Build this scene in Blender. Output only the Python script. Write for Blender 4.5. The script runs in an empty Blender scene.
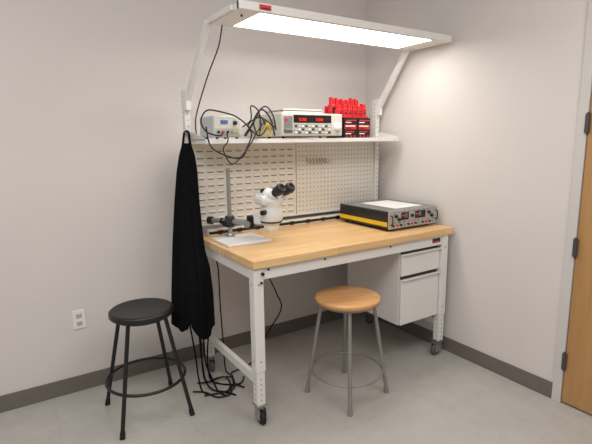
import bpy, bmesh, math, random
from mathutils import Vector, Matrix, noise
random.seed(7)
S=bpy.context.scene
S.view_settings.view_transform='Standard'
COL=S.collection

# ---------------------------------------------------------------- materials
def srgb(c):
    return tuple(((v/255)/12.92 if v/255<=.04045 else ((v/255+.055)/1.055)**2.4) for v in c)+(1,)
def mat(name,c,rough=.5,metal=0.,var=.04,scale=20,bump=0.,emit=None,es=0.,stretch=None,spec=.5):
    m=bpy.data.materials.new(name);m.use_nodes=True
    nt=m.node_tree;b=nt.nodes['Principled BSDF']
    col=srgb(c)
    tc=nt.nodes.new('ShaderNodeTexCoord');n=nt.nodes.new('ShaderNodeTexNoise');n.inputs['Scale'].default_value=scale
    n.inputs['Detail'].default_value=4
    src=tc.outputs['Object']
    if stretch:
        mp=nt.nodes.new('ShaderNodeMapping');mp.inputs['Scale'].default_value=stretch
        nt.links.new(src,mp.inputs[0]);src=mp.outputs[0]
    nt.links.new(src,n.inputs['Vector'])
    r=nt.nodes.new('ShaderNodeValToRGB')
    r.color_ramp.elements[0].position=.3;r.color_ramp.elements[1].position=.7
    r.color_ramp.elements[0].color=tuple(max(0,v*(1-var)) for v in col[:3])+(1,)
    r.color_ramp.elements[1].color=tuple(min(1,v*(1+var)) for v in col[:3])+(1,)
    nt.links.new(n.outputs['Fac'],r.inputs[0]);nt.links.new(r.outputs[0],b.inputs['Base Color'])
    b.inputs['Roughness'].default_value=rough;b.inputs['Metallic'].default_value=metal
    b.inputs['Specular IOR Level'].default_value=spec
    if bump:
        bp=nt.nodes.new('ShaderNodeBump');bp.inputs['Strength'].default_value=bump;bp.inputs['Distance'].default_value=.002
        nt.links.new(n.outputs['Fac'],bp.inputs['Height']);nt.links.new(bp.outputs[0],b.inputs['Normal'])
    if emit:
        b.inputs['Emission Color'].default_value=srgb(emit);b.inputs['Emission Strength'].default_value=es
    return m
def wood(name,c1,c2,row=.042,width=.45,rough=.35,rot=0.,grain=(3,60,60)):
    m=bpy.data.materials.new(name);m.use_nodes=True;nt=m.node_tree;b=nt.nodes['Principled BSDF']
    tc=nt.nodes.new('ShaderNodeTexCoord');mp=nt.nodes.new('ShaderNodeMapping');mp.inputs['Rotation'].default_value[2]=rot
    nt.links.new(tc.outputs['Object'],mp.inputs[0])
    br=nt.nodes.new('ShaderNodeTexBrick');nt.links.new(mp.outputs[0],br.inputs['Vector'])
    br.inputs['Color1'].default_value=srgb(c1);br.inputs['Color2'].default_value=srgb(c2)
    br.inputs['Mortar'].default_value=srgb(tuple(v*.9 for v in c2))
    br.inputs['Scale'].default_value=1;br.inputs['Mortar Size'].default_value=.0005;br.inputs['Brick Width'].default_value=width;br.inputs['Row Height'].default_value=row
    mp2=nt.nodes.new('ShaderNodeMapping');mp2.inputs['Scale'].default_value=grain;nt.links.new(mp.outputs[0],mp2.inputs[0])
    n=nt.nodes.new('ShaderNodeTexNoise');n.inputs['Scale'].default_value=1;n.inputs['Detail'].default_value=5;nt.links.new(mp2.outputs[0],n.inputs['Vector'])
    r=nt.nodes.new('ShaderNodeValToRGB');r.color_ramp.elements[0].color=(.78,.73,.66,1);r.color_ramp.elements[1].color=(1.06,1.06,1.06,1)
    r.color_ramp.elements[0].position=.3;r.color_ramp.elements[1].position=.6
    nt.links.new(n.outputs['Fac'],r.inputs[0])
    mx=nt.nodes.new('ShaderNodeMix');mx.data_type='RGBA';mx.blend_type='MULTIPLY';mx.inputs[0].default_value=.6
    nt.links.new(br.outputs['Color'],mx.inputs[6]);nt.links.new(r.outputs[0],mx.inputs[7]);nt.links.new(mx.outputs[2],b.inputs['Base Color'])
    b.inputs['Roughness'].default_value=rough
    return m
def floor_mat():
    m=bpy.data.materials.new('floor_tile');m.use_nodes=True;nt=m.node_tree;b=nt.nodes['Principled BSDF']
    tc=nt.nodes.new('ShaderNodeTexCoord')
    br=nt.nodes.new('ShaderNodeTexBrick');nt.links.new(tc.outputs['Object'],br.inputs['Vector'])
    br.offset=0;br.inputs['Scale'].default_value=1;br.inputs['Brick Width'].default_value=.61;br.inputs['Row Height'].default_value=.61;br.inputs['Mortar Size'].default_value=.0014
    br.inputs['Color1'].default_value=srgb((181,177,171));br.inputs['Color2'].default_value=srgb((178,174,168));br.inputs['Mortar'].default_value=srgb((169,164,158))
    mx=None;prev=br.outputs['Color']
    for sc,lo,hi in((1.8,.93,1.04),(11,.95,1.04),(130,.93,1.05)):
        n=nt.nodes.new('ShaderNodeTexNoise');n.inputs['Scale'].default_value=sc;n.inputs['Detail'].default_value=6;n.inputs['Roughness'].default_value=.6
        nt.links.new(tc.outputs['Object'],n.inputs['Vector'])
        r=nt.nodes.new('ShaderNodeValToRGB');r.color_ramp.elements[0].color=(lo,lo,lo,1);r.color_ramp.elements[1].color=(hi,hi,hi,1)
        r.color_ramp.elements[0].position=.3;r.color_ramp.elements[1].position=.7
        nt.links.new(n.outputs['Fac'],r.inputs[0])
        mx=nt.nodes.new('ShaderNodeMix');mx.data_type='RGBA';mx.blend_type='MULTIPLY';mx.inputs[0].default_value=1
        nt.links.new(prev,mx.inputs[6]);nt.links.new(r.outputs[0],mx.inputs[7]);prev=mx.outputs[2]
    n=nt.nodes.new('ShaderNodeTexNoise');n.inputs['Scale'].default_value=9;n.inputs['Detail'].default_value=2;n.inputs['Distortion'].default_value=2
    nt.links.new(tc.outputs['Object'],n.inputs['Vector'])
    r=nt.nodes.new('ShaderNodeValToRGB');r.color_ramp.elements[0].color=(1,1,1,1);r.color_ramp.elements[1].color=(.88,.87,.85,1)
    r.color_ramp.elements[0].position=.71;r.color_ramp.elements[1].position=.78;nt.links.new(n.outputs['Fac'],r.inputs[0])
    mx=nt.nodes.new('ShaderNodeMix');mx.data_type='RGBA';mx.blend_type='MULTIPLY';mx.inputs[0].default_value=1
    nt.links.new(prev,mx.inputs[6]);nt.links.new(r.outputs[0],mx.inputs[7]);prev=mx.outputs[2]
    nt.links.new(prev,b.inputs['Base Color'])
    b.inputs['Roughness'].default_value=.27
    return m
WALL=mat('painted_wall',(217,210,206),.85,var=.012,scale=3,bump=.05)
FLOOR=floor_mat()
BASEB=mat('vinyl_baseboard',(112,104,98),.6,var=.03)
WHITE=mat('white_powder_coat',(226,223,218),.4,var=.01)
PANEL=mat('white_panel',(224,219,209),.5,var=.01)
HOLE=mat('panel_hole',(128,122,113),.8)
LSLOT=mat('louver_slot',(126,119,109),.8)
TOP=wood('maple_butcher_block',(232,194,142),(222,180,126))
SEATW=wood('stool_seat_wood',(216,168,116),(204,152,100),row=.055,width=3,rough=.3,rot=.5)
DOORW=wood('door_veneer',(184,140,90),(180,136,86),row=9,width=9,rough=.4,grain=(30,30,1.5))
BLACK=mat('black_paint',(20,20,22),.4,var=.1)
RUB=mat('black_rubber',(18,18,18),.7,var=.1)
CLOTH=mat('black_cloth',(15,15,18),.95,var=.2,scale=200,bump=.2,spec=.1)
STEEL=mat('brushed_steel',(170,170,168),.35,.8,var=.05)
GREYP=mat('grey_paint',(146,144,140),.4,.35,var=.05)
DARKM=mat('dark_metal',(58,58,60),.4,.6)
BEIGE=mat('instrument_beige',(202,198,186),.5,var=.02)
LGREY=mat('light_grey_plastic',(196,199,202),.5,var=.02)
FPAN=mat('faceplate',(170,169,164),.45,var=.02)
DPAN=mat('dark_panel',(30,22,24),.25)
BLUE=mat('blue_screen',(60,90,150),.3,emit=(80,120,190),es=.2)
RLED=mat('red_led',(220,30,35),.4,emit=(255,30,40),es=.8)
RED=mat('red_plastic',(206,34,40),.45,var=.05)
YEL=mat('yellow_tape',(226,188,36),.5,var=.05)
PAPER=mat('white_paper',(226,226,222),.7)
ALUM=mat('grey_metal_lid',(132,134,132),.45,.3,var=.05)
DOFR=mat('door_frame_paint',(206,202,198),.45,var=.01)
HINGE=mat('hinge_metal',(92,90,88),.4,.6)
PLASTW=mat('white_plastic',(232,230,226),.4)
CASTG=mat('grey_rubber',(88,86,84),.6)
LAMP=mat('diffuser_glow',(255,255,255),.5,emit=(255,252,246),es=9.0)
SCOPE=mat('microscope_white',(222,222,221),.35,var=.01)

# ---------------------------------------------------------------- builder
class M:
    def __init__(s,org=(0,0,0)): s.v=[];s.f=[];s.m=[];s.sm=[];s.o=Vector(org);s.mats=[]
    def mi(s,m):
        if m not in s.mats: s.mats.append(m)
        return s.mats.index(m)
    def add(s,vs,fs,m,smooth=False):
        b=len(s.v);s.v+=[Vector(v) for v in vs];i=s.mi(m)
        for f in fs: s.f.append([b+k for k in f]);s.m.append(i);s.sm.append(smooth)
        return s
    def box(s,x0,x1,y0,y1,z0,z1,m,T=None,c=0.0):
        bm=bmesh.new();bmesh.ops.create_cube(bm,size=1)
        for v in bm.verts: v.co=Vector(((x0+x1)/2+v.co.x*(x1-x0),(y0+y1)/2+v.co.y*(y1-y0),(z0+z1)/2+v.co.z*(z1-z0)))
        if c>0: bmesh.ops.bevel(bm,geom=bm.edges[:]+bm.verts[:],offset=min(c,.45*min(abs(x1-x0),abs(y1-y0),abs(z1-z0))),segments=2,affect='EDGES',profile=.5)
        bm.verts.index_update()
        vs=[(T@v.co if T else v.co.copy()) for v in bm.verts];fs=[[v.index for v in f.verts] for f in bm.faces];bm.free()
        return s.add(vs,fs,m)
    def tube(s,pts,r,m,n=10,caps=True,closed=False):
        pts=[Vector(p) for p in pts];N=len(pts);rs=r if isinstance(r,(list,tuple)) else [r]*N
        vs=[];fs=[];up=None
        for i,p in enumerate(pts):
            if closed: t=(pts[(i+1)%N]-pts[i-1])
            else: t=pts[min(i+1,N-1)]-pts[max(i-1,0)]
            if t.length<1e-9: t=Vector((0,0,1))
            t.normalize()
            if up is None:
                a=Vector((0,0,1)) if abs(t.z)<.9 else Vector((1,0,0)); up=(a-t*a.dot(t)).normalized()
            else:
                up=(up-t*up.dot(t)); up=up.normalized() if up.length>1e-6 else Vector((1,0,0))
            w=t.cross(up)
            for k in range(n):
                a=2*math.pi*k/n; vs.append(p+(up*math.cos(a)+w*math.sin(a))*rs[i])
        L=N if closed else N-1
        for i in range(L):
            j=(i+1)%N
            for k in range(n): fs.append([i*n+k,i*n+(k+1)%n,j*n+(k+1)%n,j*n+k])
        s.add(vs,fs,m,True)
        if caps and not closed:
            s.add(vs[:n],[list(range(n))[::-1]],m);s.add(vs[-n:],[list(range(n))],m)
        return s
    def lathe(s,c,prof,m,n=32,axis=(0,0,1)):
        c=Vector(c);ax=Vector(axis).normalized();q=Vector((0,0,1)).rotation_difference(ax)
        vs=[];fs=[]
        for (r,z) in prof:
            for k in range(n):
                a=2*math.pi*k/n;vs.append(c+q@Vector((r*math.cos(a),r*math.sin(a),z)))
        for i in range(len(prof)-1):
            for k in range(n): fs.append([i*n+k,i*n+(k+1)%n,(i+1)*n+(k+1)%n,(i+1)*n+k])
        s.add(vs,fs,m,True)
        if prof[0][0]>1e-5: s.add(vs[:n],[list(range(n))[::-1]],m)
        if prof[-1][0]>1e-5: s.add(vs[-n:],[list(range(n))],m)
        return s
    def ring(s,c,R,r,m,n=48):
        return s.tube([(c[0]+R*math.cos(2*math.pi*k/n),c[1]+R*math.sin(2*math.pi*k/n),c[2]) for k in range(n)],r,m,8,closed=True)
    def sc(s,c,k):
        c=Vector(c);s.v=[c+(v-c)*k for v in s.v];return s
    def obj(s,name,parent=None,label=None,**props):
        me=bpy.data.meshes.new(name);me.from_pydata([v-s.o for v in s.v],[],s.f)
        for mm in s.mats: me.materials.append(mm)
        me.polygons.foreach_set('material_index',s.m);me.polygons.foreach_set('use_smooth',s.sm);me.update()
        o=bpy.data.objects.new(name,me);COL.objects.link(o)
        if parent: o.parent=parent
        else: o.location=s.o
        if label:o['label']=label
        for k,v in props.items(): o[k]=v
        return o
def thing(name,loc,label,cat,**p):
    e=bpy.data.objects.new(name,None);e.empty_display_size=.05;e.location=loc;COL.objects.link(e)
    e['label']=label;e['category']=cat
    for k,v in p.items(): e[k]=v
    return e
def spline(pts,n=12):
    P=[Vector(p) for p in pts];P=[P[0]*2-P[1]]+P+[P[-1]*2-P[-2]];out=[]
    for i in range(1,len(P)-2):
        for k in range(n):
            t=k/n;a,b,c,d=P[i-1],P[i],P[i+1],P[i+2]
            out.append(.5*((2*b)+(-a+c)*t+(2*a-5*b+4*c-d)*t*t+(-a+3*b-3*c+d)*t**3))
    out.append(P[-2]);return out
def disc(m,c,r,mt,axis,n=10):
    c=Vector(c);q=Vector((0,0,1)).rotation_difference(Vector(axis))
    m.add([c+q@Vector((r*math.cos(2*math.pi*k/n),r*math.sin(2*math.pi*k/n),0)) for k in range(n)],[list(range(n))],mt)
def text(s,body,loc,size,mt,name,parent,org,rot=(math.pi/2,0,0)):
    cu=bpy.data.curves.new(name,'FONT');cu.body=body;cu.size=size;cu.extrude=.0004
    t=bpy.data.objects.new('tmp',cu);COL.objects.link(t);bpy.context.view_layer.update()
    me=bpy.data.meshes.new_from_object(t);bpy.data.objects.remove(t)
    me.materials.clear();me.materials.append(mt)
    o=bpy.data.objects.new(name,me);COL.objects.link(o);o.rotation_euler=rot;o.location=Vector(loc)-Vector(org);o.parent=parent
    return o
ST=dict(kind='structure')

# ---------------------------------------------------------------- room
M().box(-5,0.12,-5.5,.12,-.1,0,FLOOR).obj('floor',**ST)
M().box(-5,0.12,0,.12,0,3.0,WALL).obj('wall_back',**ST)
m=M();m.box(0,.12,-1.665,0,0,3.0,WALL);m.box(0,.12,-5.5,-2.74,0,3,WALL);m.box(0,.12,-2.74,-1.665,2.5,3,WALL);m.obj('wall_right',**ST)
m=M();m.box(-5,-.0,-.008,0,0,.1,BASEB,c=.002);m.obj('baseboard_back',**ST)
m=M();m.box(-.008,0,-1.66,-.008,0,.1,BASEB,c=.002);m.obj('baseboard_right',**ST)
m=M();m.box(-.012,.12,-1.71,-1.66,0,2.5,DOFR,c=.003);m.box(-.012,.12,-2.75,-2.70,0,2.5,DOFR,c=.003);m.box(-.012,.12,-2.75,-1.66,2.44,2.5,DOFR,c=.003);m.obj('trim_1',**ST)
door=bpy.data.objects.new('door_1',None);door.location=(0,-1.715,0);COL.objects.link(door);door['kind']='structure'
o0=(0,-1.715,0)
M(o0).box(-.004,.04,-2.695,-1.714,.012,2.43,DOORW,c=.002).obj('door_panel',door)
for z in (.258,.914,1.569,2.2):
    h=M(o0);h.tube([(-.014,-1.712,z-.05),(-.014,-1.712,z+.05)],.0085,HINGE,12);h.tube([(-.014,-1.712,z-.056),(-.014,-1.712,z+.056)],.005,HINGE,8)
    h.box(-.016,-.010,-1.725,-1.700,z-.048,z+.048,HINGE)
    h.obj('hinge',door)
hd=M(o0);hd.tube([(-.004,-2.63,1.0),(-.05,-2.63,1.0),(-.055,-2.60,1.0),(-.055,-2.52,1.0)],.01,STEEL);hd.obj('door_handle',door)

# outlet
P=(-2.254,-.004,.455)
e=thing('wall_outlet',(P[0],0,P[2]),'white duplex wall outlet with two sockets','wall outlet')
m=M((P[0],0,P[2]));m.box(P[0]-.036,P[0]+.036,-.006,0,P[2]-.058,P[2]+.058,PLASTW,c=.002);m.obj('cover_plate',e)
for dz in (-.024,.024):
    m=M((P[0],0,P[2]));m.box(P[0]-.017,P[0]+.017,-.009,-.005,P[2]+dz-.014,P[2]+dz+.014,LGREY,c=.004)
    for dx in(-.007,.007): m.box(P[0]+dx-.0018,P[0]+dx+.0018,-.0095,-.008,P[2]+dz-.005,P[2]+dz+.006,BLACK)
    m.tube([(P[0],-.0095,P[2]+dz-.009),(P[0],-.008,P[2]+dz-.009)],.0028,BLACK,8);m.obj('socket',e)

# ---------------------------------------------------------------- workbench
BX0,BX1,BY0,BY1=-1.557,-.033,-.944,-.182;BO=(-.795,-.56,0);ZT=.909;ZB=.866
wb=thing('workbench',BO,'white steel workbench with maple top, shelf and overhead light','workbench')
M(BO).box(BX0,BX1,BY0,BY1,ZB,ZT,TOP,c=.004).obj('tabletop',wb,'maple butcher block worktop')
lx=(-1.522,-.098);ly=(-.905,-.222)
for x in lx:
    for y in ly:
        m=M(BO);w=.028
        m.box(x-w,x+w,y-w,y+w,.30,ZB-.002,WHITE,c=.004);m.box(x-w+.004,x+w-.004,y-w+.004,y+w-.004,.110,.31,WHITE,c=.003)
        for z in [.14,.17,.20,.23,.26]: disc(m,(x,y-w+.0035,z),.004,HOLE,(0,-1,0));disc(m,(x-w+.0035,y,z),.004,HOLE,(-1,0,0))
        for z in (.36,.78): disc(m,(x,y-w-.0006,z),.006,STEEL,(0,-1,0));disc(m,(x-w-.0006,y,z),.006,STEEL,(-1,0,0))
        if x<-1 and y<-.5: m.tube([(x+.02,y-w-.012,.835),(x+.02,y-w,.835)],.009,BLACK,12);m.tube([(x+.012,y-w-.012,.79),(x+.012,y-w,.79)],.006,BLACK,12)
        leg=m.obj('leg',wb)
        c=M(BO);yw=y-.018 if y<-.5 else y-.01
        c.box(x-.03,x+.03,y-.03,y+.03,.103,.110,STEEL,c=.001)
        c.lathe((x,y,.086),[(.016,0),(.022,.006),(.022,.017)],STEEL,20)
        if x<-1:
            wm=RUB if y<-.5 else CASTG
            for sx in(-.02,.02): c.box(x+sx-.0015,x+sx+.0015,yw-.018,y+.018,.03,.092,STEEL,c=.001)
            c.box(x-.021,x+.021,y-.02,y+.02,.086,.092,STEEL)
            c.lathe((x-.014,yw,.038),[(.012,0),(.028,.0),(.038,.006),(.038,.022),(.028,.028),(.012,.028)],wm,24,(1,0,0))
            c.tube([(x-.024,yw,.038),(x+.024,yw,.038)],.006,STEEL,10)
        else:
            xw=x-.022
            for sy in(-.02,.02): c.box(xw-.022,x+.018,y+sy-.0015,y+sy+.0015,.03,.092,STEEL,c=.001)
            c.box(x-.04,x+.02,y-.021,y+.021,.086,.092,STEEL)
            c.lathe((xw,y+.014,.040),[(.012,0),(.030,.0),(.040,.006),(.040,.022),(.030,.028),(.012,.028)],CASTG,24,(0,-1,0))
            c.tube([(xw,y-.024,.040),(xw,y+.024,.040)],.007,STEEL,10)
        c.obj('caster',leg)
def beam(*a,label=None): M(BO).box(*a,WHITE,c=.003).obj('frame_beam',wb)
beam(-1.494,-.126,-.925,-.895,.800,.866)
beam(-1.494,-.126,-.235,-.21,.800,.866)
beam(-1.54,-1.505,-.877,-.25,.800,.866)
beam(-.115,-.08,-.877,-.25,.800,.866)
beam(-1.535,-1.508,-.877,-.25,.215,.265)
beam(-.111,-.084,-.877,-.25,.215,.265)
for x in (-1.46,-1.1,-.6):
    m=M(BO);m.lathe((x,-.9255,.85),[(.007,0),(.006,.002)],DARKM,12,(0,-1,0));m.obj('bolt_head',wb)
m=M(BO);m.box(-.22,-.145,-.9275,-.925,.822,.850,BLACK);m.box(-.215,-.15,-.9282,-.9274,.827,.833,RED);m.obj('maker_plate',wb,'small black and red maker plate')
cx0,cx1=-.488,-.128
m=M(BO);m.box(cx0,cx1,-.892,-.38,.30,.862,WHITE,c=.003);m.obj('cabinet_body',wb)
for z0,z1 in((.635,.795),(.305,.628)):
    m=M(BO);m.box(cx0+.002,cx1-.002,-.914,-.893,z0,z1-.018,WHITE,c=.003)
    d=m.obj('drawer',wb)
    h=M(BO);h.box(cx0+.012,cx1-.012,-.905,-.893,z1-.018,z1-.003,DARKM)
    h.box(cx0+.004,cx1-.004,-.93,-.905,z1-.022,z1-.016,WHITE,c=.002);h.obj('handle',d,'full-width recessed pull lip')
# uprights
UX=(-1.592,-.072);UY=-.205
for i,x in enumerate(UX):
    m=M(BO);m.box(x-.018,x+.018,UY-.02,UY+.02,ZT-.2,1.80,WHITE,c=.003)
    for k in range(22): disc(m,(x,UY-.0206,.96+k*.035),.004,HOLE,(0,-1,0))
    for k in range(8): disc(m,(x-.0186,UY,1.55+k*.03),.004,HOLE,(-1,0,0))
    m.obj('upright_post',wb)
    xt=-1.556 if i==0 else -.062
    a=M(BO);p0=Vector((x,UY-.015,1.72));p1=Vector((xt,-.50,2.125));d=(p1-p0);L=d.length
    T=Matrix.Translation(p0)@Vector((0,0,1)).rotation_difference(d.normalized()).to_matrix().to_4x4()
    a.box(-.014,.014,-.021,.021,-.01,L,WHITE,T=T,c=.003)
    a.box(x-.016,x+.016,UY-.050,UY+.03,1.68,1.80,WHITE,c=.003)
    if i==0: a.box(xt-.006,xt+.010,-.80,-.482,2.112,2.138,WHITE,c=.003)
    else: a.box(xt-.011,xt+.011,-.78,-.482,2.150,2.166,WHITE,c=.003);
    a.obj('light_arm',wb)
# shelf
SZ=1.512;sx0,sx1,sy0,sy1=-1.575,-.06,-.442,-.185
m=M(BO);m.box(sx0,sx1,sy0,sy1,SZ-.006,SZ,WHITE,c=.001);m.box(sx0,sx1,sy0-.002,sy0+.004,SZ-.026,SZ,WHITE,c=.001)
sh=m.obj('shelf',wb)
for x in (sx0+.0,sx1-.004):
    m=M(BO)
    m.add([(x,sy1,SZ+.055),(x,sy1,SZ-.02),(x,sy0,SZ-.02),(x,sy0,SZ),(x+.004,sy1,SZ+.055),(x+.004,sy1,SZ-.02),(x+.004,sy0,SZ-.02),(x+.004,sy0,SZ)],
      [[0,1,2,3],[7,6,5,4],[0,3,7,4],[1,0,4,5],[2,1,5,6],[3,2,6,7]],WHITE)
    m.obj('shelf_bracket',sh)
# panels
PY=-.200;pz0,pz1=.985,1.475;mid=-.815
m=M(BO);m.box(-1.57,mid-.003,PY-.004,PY+.012,pz0,pz1,PANEL,c=.002)
for r in range(11):
    z=pz0+.028+r*.0428
    for cidx in range(11):
        x=-1.520+cidx*.0655
        w=.0215
        m.add([(x-w,PY-.0042,z+.014),(x+w,PY-.0042,z+.014),(x+w,PY-.011,z-.000),(x-w,PY-.011,z-.000)],[[0,1,2,3]],PANEL)
        m.add([(x-w,PY-.0045,z+.001),(x+w,PY-.0045,z+.001),(x+w,PY-.0045,z-.007),(x-w,PY-.0045,z-.007)],[[3,2,1,0]],LSLOT)
m.obj('louvered_panel',wb,'white louvered bin panel')
m=M(BO);m.box(mid+.003,-.092,PY-.004,PY+.012,pz0,pz1,PANEL,c=.002)
for i in range(22):
    for j in range(15): disc(m,(mid+.024+i*.0318,PY-.0048,pz0+.020+j*.0322),.0045,HOLE,(0,-1,0),10)
m.obj('perforated_panel',wb,'off-white pegboard panel')
m=M(BO);m.box(-1.572,-.09,PY-.012,PY+.008,pz0-.012,pz0+.001,WHITE,c=.002);m.box(-1.572,-.09,PY-.012,PY+.008,pz1,pz1+.012,WHITE,c=.002);m.obj('panel_rail',wb)
m=M(BO);m.box(-1.50,-.12,PY-.045,PY-.005,ZT+.001,ZT+.042,PANEL,c=.004)
m.box(-1.498,-.122,PY-.0465,PY-.0445,ZT+.012,ZT+.030,DARKM)
for k in range(10): m.box(-1.44+k*.135,-1.405+k*.135,PY-.048,PY-.046,ZT+.008,ZT+.034,BLACK,c=.001)
m.obj('power_strip',wb,'long power strip with dark sockets')
th=M((-.64,PY-.004,1.36));
th.box(-.74,-.555,PY-.012,PY-.0055,1.372,1.386,PLASTW,c=.001)
for k in range(7):
    x=-.73+k*.027;th.tube(spline([(x,PY-.012,1.378),(x,PY-.02,1.350),(x+.004,PY-.035,1.338),(x+.008,PY-.05,1.350),(x+.008,PY-.052,1.362)],4),.0036,STEEL,6)
o=th.obj('tool_holder',None,'small metal hook rack hung on the pegboard');o['category']='tool rack'
# overhead light
HX0,HX1,HY0,HY1,HZ=-1.545,-.038,-.859,-.505,2.109
m=M(BO);m.box(HX0,HX1,HY0,HY0+.03,HZ,HZ+.040,WHITE,c=.003);m.box(HX0,HX1,HY1-.025,HY1,HZ,HZ+.040,WHITE,c=.003)
m.box(HX0,HX0+.125,HY0+.010,HY1-.010,HZ+.001,HZ+.040,WHITE,c=.002);m.box(HX1-.15,HX1,HY0+.010,HY1-.010,HZ+.001,HZ+.040,WHITE,c=.002)
m.box(HX0,HX1,HY0+.01,HY1-.01,HZ+.034,HZ+.042,WHITE,c=.002)
hood=m.obj('overhead_light',wb,'white overhead task light hood')
M(BO).box(HX0+.125,HX1-.15,HY0+.03,HY1-.025,HZ+.003,HZ+.009,LAMP).obj('light_diffuser',hood,'glowing white diffuser')
m=M(BO);m.box(-1.44,-1.375,HY0-.0025,HY0,HZ+.009,HZ+.033,RED,c=.001);m.box(-1.43,-1.385,HY0-.003,HY0,HZ+.012,HZ+.020,BLACK,c=.001);m.obj('maker_plate',hood,'small red and black maker plate')
m=M(BO);m.tube([(HX0+.06,HY0+.1,HZ+.0),(HX0+.06,HY0+.1,HZ-.008)],.006,DARKM);m.obj('switch',hood)

# ---------------------------------------------------------------- stools
def stool(loc,rot,kind):
    black=kind=='black'
    FR=BLACK if black else GREYP
    if black: e=thing('stool',loc,'black metal round stool with a foot ring','stool')
    else: e=thing('stool',loc,'grey steel stool with a round light wood seat','stool')
    e.rotation_euler=(0,0,rot)
    R=.170 if black else .19;Hs=.610;ft=.262 if black else .237;tp=.135 if black else .150;zr=.21 if black else .155
    m=M()
    if black: m.lathe((0,0,Hs),[(0,-.003),(R-.03,-.003),(R-.018,0.0),(R-.008,-.001),(R,-.008),(R,-.030),(R-.004,-.034),(R-.006,-.034)],BLACK,48);
    else: m.lathe((0,0,Hs),[(0,-.003),(.1,-.002),(R-.012,0),(R-.003,-.004),(R,-.011),(R-.003,-.028),(R-.014,-.032),(0,-.032)],SEATW,56)
    m.obj('seat',e,None if black else 'round laminated wood seat')
    m=M();m.ring((0,0,Hs-.042),tp+.004,.008,FR);m.obj('seat_frame',e)
    for k in range(4):
        a=math.pi/4+k*math.pi/2;c,s_=math.cos(a),math.sin(a)
        m=M();t=.011;m.tube([(c*tp,s_*tp,Hs-.034),(c*ft,s_*ft,.022)],t,FR,14);lg=m.obj('leg',e)
        m=M();m.tube([(c*(ft-.004),s_*(ft-.004),.035),(c*(ft+.003),s_*(ft+.003),.0)],[.0135,.0145],RUB if black else GREYP,14);m.obj('foot_cap',lg)
    zz=zr;rr=ft+(tp-ft)*(zz/(Hs-.03))-.006
    m=M();m.ring((0,0,zz),rr,.0085 if black else .007,FR);m.obj('foot_ring',e)
    return e
stool((-1.991,-.447,0),0,'black')
stool((-.945,-.935,0),math.radians(55-45),'wood')

# ---------------------------------------------------------------- apron
ratio=[(1.52,2.70,-.2390,-.229),(1.5,2.70,-.2415,-.2245),(1.42,2.69,-.2510,-.2160),(1.328,2.68,-.2580,-.2125),(1.15,2.66,-.2670,-.2110),(.93,2.61,-.2765,-.2065),(.844,2.60,-.280,-.2035),(.75,2.58,-.283,-.195),(.59,2.55,-.288,-.1905),(.2,2.54,-.297,-.189)]
hx,hy_=.5437,.8393;rx,ry=.8393,-.5437;CX,CY=-2.57,-2.903
def apos(z,t):
    zc=min(1.52,max(.2,z))
    for i in range(len(ratio)-1):
        a,b=ratio[i],ratio[i+1]
        if zc<=a[0] and zc>=b[0]:
            k=(a[0]-zc)/(a[0]-b[0]);F=a[1]+(b[1]-a[1])*k;l=a[2]+(b[2]-a[2])*k;r=a[3]+(b[3]-a[3])*k;break
    down=(1.52-zc)
    nz=noise.noise(Vector((t*1.6,z*.7,3.7)))
    # long soft vertical folds
    dep=nz*.045*min(down*1.6,1)+.012*math.sin(t*9+.8+nz*1.2)*min(1,down*1.5)-.026*math.exp(-((t-.74)/.06)**2)*min(1,down*1.2)-.018*math.exp(-((t-.27)/.05)**2)*min(1,down*1.2)
    dep-=.010
    q=(l+(r-l)*t)*F
    return Vector((CX+hx*(F+dep)+rx*q,CY+hy_*(F+dep)+ry*q,1.5+(z-1.5)*F/2.70))
APO=(-1.66,-.36,.35)
ap=thing('apron',APO,'black cloth apron hanging from the bench post','apron')
m=M(APO);nu=60;nv=80;vs=[]
HEM=[(0,.375),(.12,.355),(.3,.34),(.42,.355),(.47,.41),(.52,.36),(.62,.31),(.78,.28),(.88,.295),(.93,.35),(1.0,.375)]
ZTOP=1.49
def hem(t): 
    for (a,za),(b,zb) in zip(HEM,HEM[1:]):
        if t<=b: 
            k=(t-a)/(b-a);return za+(zb-za)*k
    return HEM[-1][1]
for j in range(nv+1):
    for i in range(nu+1):
        t=i/nu;v=j/nv
        vs.append(apos(ZTOP+(hem(t)-ZTOP)*v,t))
fs=[[j*(nu+1)+i,j*(nu+1)+i+1,(j+1)*(nu+1)+i+1,(j+1)*(nu+1)+i] for j in range(nv) for i in range(nu)]
m.add(vs,fs,CLOTH,True);o=m.obj('apron_cloth',ap)
sd=o.modifiers.new('s','SOLIDIFY');sd.thickness=.006
hk=Vector((-1.615,-.245,1.53))
m=M(APO);m.tube(spline([apos(1.45,.15),apos(1.495,.10),hk+Vector((-.010,-.005,.022)),hk+Vector((.014,-.005,.022)),apos(1.495,.90),apos(1.45,.85)],8),.0075,CLOTH,8);m.obj('neck_strap',ap)
for pts in ([apos(.45,.62),(-1.665,-.45,.22),(-1.64,-.43,.06),(-1.61,-.47,.008),(-1.56,-.53,.008),(-1.52,-.60,.008)],
            [apos(.45,.9),(-1.615,-.42,.24),(-1.60,-.40,.05),(-1.55,-.42,.008),(-1.50,-.47,.008),(-1.44,-.50,.008)],
            [apos(.45,.42),(-1.70,-.44,.25),(-1.685,-.43,.10),(-1.67,-.45,.008),(-1.64,-.52,.008)],
            [apos(.40,.75),(-1.64,-.44,.20),(-1.60,-.46,.05),(-1.59,-.51,.008),(-1.57,-.58,.008)]):
    m=M(APO);m.tube(spline(pts,10),.005,CLOTH,6);m.obj('waist_tie',ap)
m=M(BO);m.tube([(-1.592,-.222,1.535),(-1.615,-.25,1.535),(-1.625,-.26,1.555)],.005,STEEL,8);m.obj('hook',wb)

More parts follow.
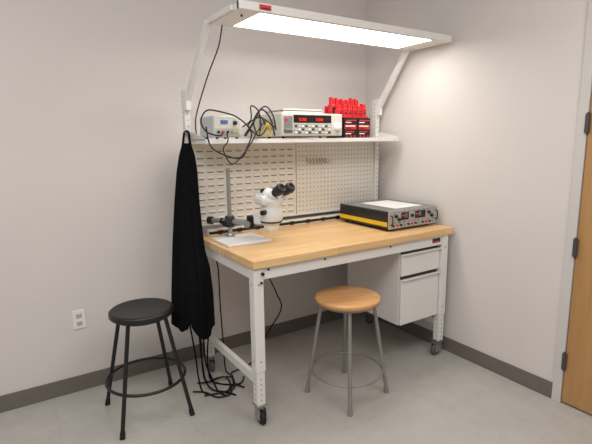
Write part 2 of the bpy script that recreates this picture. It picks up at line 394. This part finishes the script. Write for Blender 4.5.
# ---------------------------------------------------------------- cords
def cord(name,pts,r,label,mt=RUB,cat='cable'):
    p=spline(pts,12);o=p[-1]
    m=M(o);m.tube(p,r,mt,8);ob=m.obj(name,None,label);ob['category']=cat;return ob
cord('cable',[(-1.50,-.56,2.10),(-1.50,-.50,2.0),(-1.53,-.42,1.87),(-1.555,-.33,1.72),(-1.565,-.28,1.62),(-1.56,-.27,1.52)],.0038,'black cord drooping from the overhead light to the shelf')
cord('cable',[(-1.47,-.24,.80),(-1.46,-.27,.70),(-1.46,-.28,.45),(-1.45,-.28,.2),(-1.45,-.30,.02),(-1.44,-.38,.008),(-1.47,-.47,.008),(-1.44,-.55,.008)],.0048,'black power cord hanging under the bench to the floor')
cord('cable',[(-1.13,-.24,.80),(-1.12,-.26,.66),(-1.02,-.24,.45),(-.98,-.24,.32),(-1.10,-.25,.17),(-1.25,-.3,.02),(-1.43,-.34,.008)],.0048,'black power cord looping under the bench')
cord('cable',[(-1.585,-.25,.60),(-1.60,-.28,.3),(-1.61,-.31,.05),(-1.60,-.36,.008),(-1.53,-.35,.008),(-1.48,-.38,.008),(-1.50,-.48,.008),(-1.56,-.55,.008)],.005,'black power cord trailing on the floor by the bench leg')
cord('cable',[(-1.72,-.42,.008),(-1.66,-.47,.008),(-1.62,-.56,.008),(-1.54,-.57,.008),(-1.50,-.50,.008),(-1.43,-.49,.008),(-1.38,-.43,.008)],.005,'black cord trailing loosely on the floor')
cord('cable',[(-1.66,-.34,.008),(-1.60,-.39,.02),(-1.52,-.40,.03),(-1.46,-.42,.02),(-1.50,-.53,.014),(-1.60,-.53,.014),(-1.68,-.50,.008)],.005,'black cord sprawled around the bench foot')

# ---------------------------------------------------------------- microscope
MO=(-1.39,-.48,ZT)
ms=thing('stereo_microscope',MO,'white stereo microscope on a boom stand with black eyepieces','microscope')
m=M(MO);m.box(-1.53,-1.25,-.60,-.35,ZT,ZT+.016,SCOPE,c=.005);m.obj('base',ms,'flat white base plate')
m=M(MO);pc=(-1.415,-.378);m.lathe((pc[0],pc[1],ZT+.016),[(.026,0),(.026,.012),(.020,.02)],STEEL,24);m.tube([(pc[0],pc[1],ZT+.03),(pc[0],pc[1],1.340)],.0125,STEEL,20);m.obj('post',ms,'steel column')
hc=Vector((-1.25,-.60,0))
bz=1.018;bp=Vector((pc[0],pc[1],bz));bd=(Vector((hc.x,hc.y,bz))-bp).normalized()
pp=Vector((-bd.y,bd.x,0))
m=M(MO)
m.lathe((pc[0],pc[1],bz-.034),[(.026,0),(.029,.004),(.029,.064),(.026,.068)],DARKM,24)
m.tube([bp-pp*.03,bp+pp*.055],.013,BLACK,12);m.tube([bp-pp*.07,bp-pp*.03],.018,BLACK,14)
m.obj('clamp',ms,'black boom clamp')
m=M(MO)
m.tube([bp-bd*.13,bp+bd*.22],.016,STEEL,16)
m.tube([bp-bd*.15,bp-bd*.12],.024,BLACK,16)
m.tube([bp-bd*.06,bp-bd*.045],.020,BLACK,16)
m.obj('boom_arm',ms,'chrome horizontal boom')
m=M(MO);fp=bp+bd*.145
T=Matrix.Translation(fp)@Matrix.Rotation(math.atan2(bd.y,bd.x),4,'Z')
m.box(-.020,.028,-.026,.026,-.032,.042,BLACK,T=T,c=.006)
m.tube([fp-pp*.06,fp+pp*.05],.019,BLACK,18)
m.tube([fp-pp*.065,fp-pp*.058],.021,STEEL,18)
T=Matrix.Translation(fp+bd*.05)@Matrix.Rotation(math.atan2(bd.y,bd.x),4,'Z')
m.box(-.03,.05,-.022,.022,-.005,.060,SCOPE,T=T,c=.006)
m.obj('focus_mount',ms,'black focus block with knobs')
K=1.36;kc=(hc.x,hc.y,.975)
m=M(MO)
m.lathe((hc.x,hc.y,.975),[(.026,0),(.031,.003),(.034,.02),(.035,.034),(.044,.044),(.050,.056),(.050,.086),(.046,.100),(.046,.114),(.053,.124),(.053,.142),(.043,.154),(0,.158)],SCOPE,36)
ed=Vector((.24,-.76,.50)).normalized();T=Matrix.Translation(Vector((hc.x,hc.y,1.112)))@Vector((0,0,1)).rotation_difference(ed).to_matrix().to_4x4()
m.box(-.048,.048,-.040,.040,-.03,.034,SCOPE,T=T,c=.018)
m.box(hc.x-.062,hc.x+.035,hc.y-.035,hc.y+.05,1.090,1.133,SCOPE,c=.015)
sd_=Vector((ed.y,-ed.x,0)).normalized()
EC=Vector((hc.x+.006,hc.y,1.117))
for k in(-1,1):
    c0=EC+ed*.016+sd_*.030*k;m.lathe(c0,[(.022,0),(.022,.028),(.018,.032)],SCOPE,20,ed)
m.sc(kc,K).obj('optical_head',ms,'white optical head')
m=M(MO);m.lathe((hc.x,hc.y,1.014),[(.0465,0),(.0465,.006)],DARKM,36).sc(kc,K).obj('zoom_ring',ms,'dark zoom ring')
m=M(MO);m.tube([Vector((hc.x,hc.y,1.062))-Vector((.062,.03,0)),Vector((hc.x,hc.y,1.062))+Vector((.062,.03,0))],.011,BLACK,14).sc(kc,K).obj('zoom_knob',ms,'black zoom knobs')
for k in(-1,1):
    m=M(MO);c0=EC+ed*.046+sd_*.030*k
    m.lathe(c0,[(.017,0),(.017,.014),(.021,.016),(.021,.040),(.023,.043),(.020,.054),(.012,.054),(.011,.050)],BLACK,20,ed).sc(kc,K).obj('eyepiece',ms,'black eyepiece')
m=M(MO);m.lathe((hc.x-.026,hc.y+.01,1.130),[(.013,0),(.013,.010),(.018,.012),(.018,.026),(.013,.029),(0,.029)],BLACK,20).sc(kc,K).obj('camera_port',ms,'black capped camera port')

# ---------------------------------------------------------------- instrument on table
IO=(-.275,-.55,ZT)
it=thing('power_supply',IO,'wide grey rack instrument with yellow stripe and paper on its lid','electronic instrument')
X0,X1,Y0,Y1,Z0,Z1=-.50,-.055,-.80,-.30,ZT+.016,1.044
m=M(IO);m.box(X0,X1,Y0,Y1,Z0,Z1-.004,DARKM,c=.003);m.box(X0+.002,X1-.002,Y0+.004,Y1-.002,Z1-.006,Z1,ALUM,c=.002)
for k in range(24):
    y=Y0+.03+k*.019; m.box(X0-.0012,X0,y,y+.008,Z0+.074,Z0+.100,BLACK)
m.obj('case',it)
m=M(IO);m.box(X0-.0025,X0,Y0+.01,Y1-.005,Z0+.016,Z0+.044,YEL);m.obj('side_stripe',it,'yellow stripe')
m=M(IO);m.box(X0-.004,X1+.004,Y0-.008,Y0,Z0,Z1,FPAN,c=.002)
m.box(X0+.105,X0+.175,Y0-.0095,Y0-.0078,Z0+.052,Z0+.102,DPAN);m.box(X0+.235,X0+.335,Y0-.0095,Y0-.0078,Z0+.052,Z0+.102,DPAN)
for k in range(9):
    m.box(X0+.035+k*.045,X0+.055+k*.045,Y0-.0095,Y0-.0078,Z0+.038,Z0+.0415,DARKM)
    m.box(X0+.035+k*.045,X0+.050+k*.045,Y0-.0095,Y0-.0078,Z0+.106,Z0+.109,DARKM)
m.obj('front_panel',it,'silver-grey front panel')
for x in(X0+.134,X0+.266): 
    m=M(IO);m.box(x,x+.028,Y0-.011,Y0-.0094,Z0+.068,Z0+.092,ALUM,c=.001);m.tube([(x+.014,Y0-.0115,Z0+.070),(x+.022,Y0-.0115,Z0+.088)],.0012,BLACK,6);m.obj('meter',it,'small analogue meter')
for i in range(12):
    x=X0+.034+i*.034
    m=M(IO);m.lathe((x,Y0-.008,Z0+.022),[(.0068,0),(.006,.012),(.004,.014)],(BLACK,RED,BLACK,STEEL)[i%4],14,(0,-1,0));m.obj('knob',it)
for x,z in((X0+.055,.084),(X0+.085,.060),(X0+.205,.076),(X0+.365,.084),(X0+.395,.060)):
    m=M(IO);m.lathe((x,Y0-.008,Z0+z),[(.012,0),(.010,.014),(0,.015)],BLACK,18,(0,-1,0));m.obj('knob',it)
for x in(X0+.112,X0+.242):
    m=M(IO);m.box(x,x+.011,Y0-.0108,Y0-.008,Z0+.078,Z0+.086,RLED);m.obj('indicator',it,'red lit indicator')
for x in(X0+.010,X1-.010):
    m=M(IO);m.tube(spline([(x,Y0-.006,Z0+.03),(x,Y0-.026,Z0+.034),(x,Y0-.026,Z1-.034),(x,Y0-.006,Z1-.03)],8),.0035,BLACK,8);m.obj('handle',it,'black front handle')
for x in(X0+.04,X1-.04):
    for y in(Y0+.04,Y1-.04):
        m=M(IO);m.lathe((x,y,ZT),[(.012,0),(.014,.017)],RUB,16);m.obj('foot',it)
m=M(IO);m.box(X0+.12,X0+.38,Y0+.06,Y1-.10,Z1,Z1+.0015,PAPER);m.obj('sticker_sheet',it,'plain pale sheet on the lid')

# ---------------------------------------------------------------- shelf items
def feet(O,e,x0,x1,y0,y1,z):
    for x in(x0,x1):
        for y in(y0,y1):
            m=M(O);m.lathe((x,y,z),[(.008,0),(.009,.013)],RUB,12);m.obj('foot',e)
O=(-1.425,-.33,SZ);e=thing('bench_meter',O,'small pale grey instrument with blue screen on the shelf','electronic instrument')
m=M(O);m.box(-1.52,-1.345,-.425,-.225,SZ+.01,SZ+.132,LGREY,c=.006);m.obj('case',e)
m=M(O);m.box(-1.514,-1.351,-.431,-.425,SZ+.016,SZ+.126,BEIGE,c=.003);m.box(-1.508,-1.357,-.4325,-.431,SZ+.020,SZ+.060,FPAN,c=.001);m.obj('front_panel',e)
m=M(O);m.box(-1.475,-1.430,-.4335,-.431,SZ+.085,SZ+.106,BLUE);m.obj('screen',e,'small blue display')
for i in range(5):
    m=M(O);m.lathe((-1.490+i*.029,-.431,SZ+.040),[(.008,0),(.007,.010)],(BLACK,RED,BLACK,STEEL,YEL)[i],14,(0,-1,0));m.obj('knob',e)
m=M(O);m.lathe((-1.385,-.431,SZ+.092),[(.013,0),(.011,.014),(0,.014)],DARKM,18,(0,-1,0));m.obj('knob',e)
feet(O,e,-1.49,-1.365,-.41,-.25,SZ)
O=(-.84,-.25,SZ);X0,X1,Y0,Y1,Z0,Z1=-1.078,-.604,-.446,-.09,SZ+.012,1.668
e=thing('bench_meter',O,'beige bench instrument with red digital readouts on the shelf','electronic instrument')
m=M(O);m.box(X0,X1,Y0,Y1,Z0,Z1,BEIGE,c=.004)
for k in range(12): m.box(X0-.001,X0+.001,Y0+.08+k*.018,Y0+.088+k*.018,Z0+.04,Z0+.11,HOLE)
m.obj('case',e)
m=M(O);m.box(X0+.004,X1-.004,Y0-.008,Y0,Z0+.004,Z1-.004,BEIGE,c=.002);m.box(X0+.085,X1-.095,Y0-.0095,Y0-.007,Z1-.060,Z1-.012,DPAN);
m.box(X0+.012,X0+.078,Y0-.0092,Y0-.007,Z0+.02,Z1-.02,ALUM);m.box(X0+.085,X1-.095,Y0-.0092,Y0-.007,Z0+.014,Z0+.078,FPAN)
m.obj('front_panel',e)
for x in(X0+.125,X0+.255): text(None,'0.000',(x,Y0-.0102,Z1-.048),.026,RLED,'readout',e,O)
for i in range(11):
    for j in range(3):
        m=M(O);x=X0+.093+i*.0262;z=Z0+.018+j*.020
        m.box(x,x+.017,Y0-.013,Y0-.008,z,z+.011,(PLASTW,BEIGE,DARKM)[(i*2+j)%3],c=.001);m.obj('button',e)
for i in range(3):
    m=M(O);m.lathe((X0+.026+i*.020,Y0-.008,Z0+.04),[(.008,0),(.008,.012),(.004,.018)],STEEL,14,(0,-1,0));m.obj('connector',e)
m=M(O);m.box(X0+.02,X0+.04,Y0-.0115,Y0-.009,Z1-.05,Z1-.035,RED);m.obj('power_button',e)
m=M(O);m.lathe((X1-.045,Y0-.008,Z0+.06),[(.028,0),(.026,.014),(.022,.018),(0,.018)],PLASTW,28,(0,-1,0));m.obj('dial',e,'round white dial')
feet(O,e,X0+.03,X1-.03,Y0+.03,Y1-.15,SZ)
m=M((-.88,-.26,Z1));m.box(-1.02,-.72,-.38,-.15,Z1,Z1+.016,BEIGE,c=.003);m.box(-1.015,-.725,-.375,-.155,Z1+.016,Z1+.020,DARKM,c=.001);m.box(-1.02,-.72,-.38,-.15,Z1+.020,Z1+.030,BEIGE,c=.003)
o=m.obj('equipment_case',None,'flat beige case lying on top of the bench instrument');o['category']='case'
BH=.136
for bi,(xa,xb) in enumerate(((-.565,-.447),(-.443,-.325))):
    O=((xa+xb)/2,-.34,SZ);e=thing('component_box',O,'black box with red front strips on the shelf','electronic instrument',group='black boxes on the shelf')
    m=M(O);m.box(xa,xb,-.42,-.22,SZ,SZ+BH,BLACK,c=.003);m.obj('case',e)
    for r in range(3):
        m=M(O);z=SZ+.020+r*.038
        m.box(xa+.008,xb-.008,-.4225,-.42,z,z+.030,(DPAN,RED,DPAN)[r],c=.001)
        m.box(xa+.014,xb-.030+.01*r,-.424,-.422,z+.018,z+.025,(RED,PLASTW,RED)[r])
        m.box(xa+.014,xb-.055,-.424,-.422,z+.005,z+.011,(PLASTW,BLACK,PLASTW)[r]);m.obj('front_label',e)
    for i in range(3):
        m=M(O);m.lathe((xa+.025+i*.034,-.42,SZ+.010),[(.006,0),(.006,.010)],RED,12,(0,-1,0));m.obj('terminal',e)
z=SZ+BH
O2=(-.45,-.33,z);e=thing('test_lead_rack',O2,'rack of chunky bright red clips on the black boxes','test leads')
m=M(O2);m.box(-.600,-.335,-.41,-.24,z,z+.012,RED,c=.003);m.box(-.600,-.335,-.255,-.245,z+.012,z+.085,RED,c=.003);m.box(-.597,-.338,-.345,-.340,z+.012,z+.070,BLACK);m.obj('rack',e)
for i in range(6):
    for j in range(2):
        x=-.596+i*.043;h=(.074,.118)[j]+.012*((i*7+j*3)%4)/3
        m=M(O2);yy=-.402+j*.075
        T=Matrix.Translation((x,yy,z+.012))@Matrix.Rotation(random.uniform(-.05,.05),4,'Y')
        m.box(0,.036,0,.048,0,h*.62,RED,T=T,c=.005)
        m.box(.002,.016,.004,.036,h*.56,h,RED,T=T,c=.004);m.box(.020,.034,.004,.036,h*.56,h*.92,RED,T=T,c=.004)
        m.box(.010,.026,-.001,.02,h*.14,h*.30,DPAN,T=T);m.box(.006,.030,-.001,.02,h*.40,h*.46,BLACK,T=T)
        m.obj('clip',e)
cord('cable',[(-1.34,-.44,1.58),(-1.31,-.49,1.62),(-1.29,-.46,1.70),(-1.23,-.44,1.67),(-1.22,-.44,1.58),(-1.25,-.46,1.53),(-1.27,-.45,1.62),(-1.20,-.46,1.70),(-1.15,-.47,1.65),(-1.13,-.47,1.56)],.0042,'black cable looped beside the small instrument')
cord('cable',[(-1.47,-.44,1.55),(-1.50,-.48,1.53),(-1.57,-.46,1.55),(-1.595,-.44,1.61),(-1.56,-.44,1.668),(-1.48,-.44,1.665),(-1.38,-.47,1.63),(-1.30,-.47,1.55),(-1.33,-.47,1.46),(-1.38,-.48,1.40),(-1.50,-.48,1.43),(-1.56,-.47,1.48),(-1.575,-.46,1.58)],.0044,'black cable drooping over the shelf edge')
cord('cable',[(-1.44,-.44,1.55),(-1.46,-.49,1.50),(-1.49,-.49,1.45),(-1.44,-.49,1.37),(-1.37,-.49,1.42),(-1.30,-.47,1.49),(-1.24,-.46,1.57),(-1.19,-.45,1.62)],.0036,'thin black cable hanging below the shelf')
cord('cable',[(-1.24,-.40,1.525),(-1.20,-.42,1.55),(-1.17,-.44,1.60),(-1.13,-.40,1.55),(-1.15,-.38,1.52)],.006,'yellow cable on the shelf',YEL)
cord('cable',[(-1.27,-.34,1.53),(-1.20,-.30,1.60),(-1.15,-.32,1.69),(-1.12,-.38,1.64),(-1.11,-.42,1.53)],.005,'black cable looped on the shelf')
cord('cable',[(-1.31,-.40,1.53),(-1.28,-.42,1.58),(-1.21,-.40,1.65),(-1.17,-.42,1.58),(-1.23,-.44,1.53),(-1.28,-.40,1.59),(-1.19,-.38,1.64),(-1.12,-.44,1.58)],.0042,'black leads bunched between the two instruments')

# ---------------------------------------------------------------- lights
def area(name,loc,size,sy,power,rot=(0,0,0),col=(1,.97,.94)):
    l=bpy.data.lights.new(name,'AREA');l.shape='RECTANGLE';l.size=size;l.size_y=sy;l.energy=power;l.color=col
    o=bpy.data.objects.new(name,l);o.location=loc;o.rotation_euler=rot;COL.objects.link(o);return o
area('ceiling_light',(-2.6,-2.4,2.95),1.2,1.2,40)
area('ceiling_light',(-1.0,-2.8,2.95),1.2,1.2,26)
area('ceiling_light',(-3.8,-1.4,2.95),1.2,1.2,14)
w=bpy.data.worlds.new('room_light');S.world=w;w.use_nodes=True
w.node_tree.nodes['Background'].inputs[0].default_value=(1,.98,.96,1);w.node_tree.nodes['Background'].inputs[1].default_value=.37

# ---------------------------------------------------------------- camera
f,p,yaw,roll=457.027,.177,.996,.012
h=Vector((math.cos(yaw),math.sin(yaw),0));r=Vector((h.y,-h.x,0))
fw=h*math.cos(p)-Vector((0,0,1))*math.sin(p);up=h*math.sin(p)+Vector((0,0,1))*math.cos(p)
r2=r*math.cos(roll)-up*math.sin(roll);u2=up*math.cos(roll)+r*math.sin(roll)
cam=bpy.data.cameras.new('camera');co=bpy.data.objects.new('camera',cam);COL.objects.link(co)
cam.sensor_width=36;cam.lens=f/592*36
mt=Matrix((( r2.x,u2.x,-fw.x,-2.570),(r2.y,u2.y,-fw.y,-2.903),(r2.z,u2.z,-fw.z,1.5),(0,0,0,1)))
co.matrix_world=mt
S.camera=co
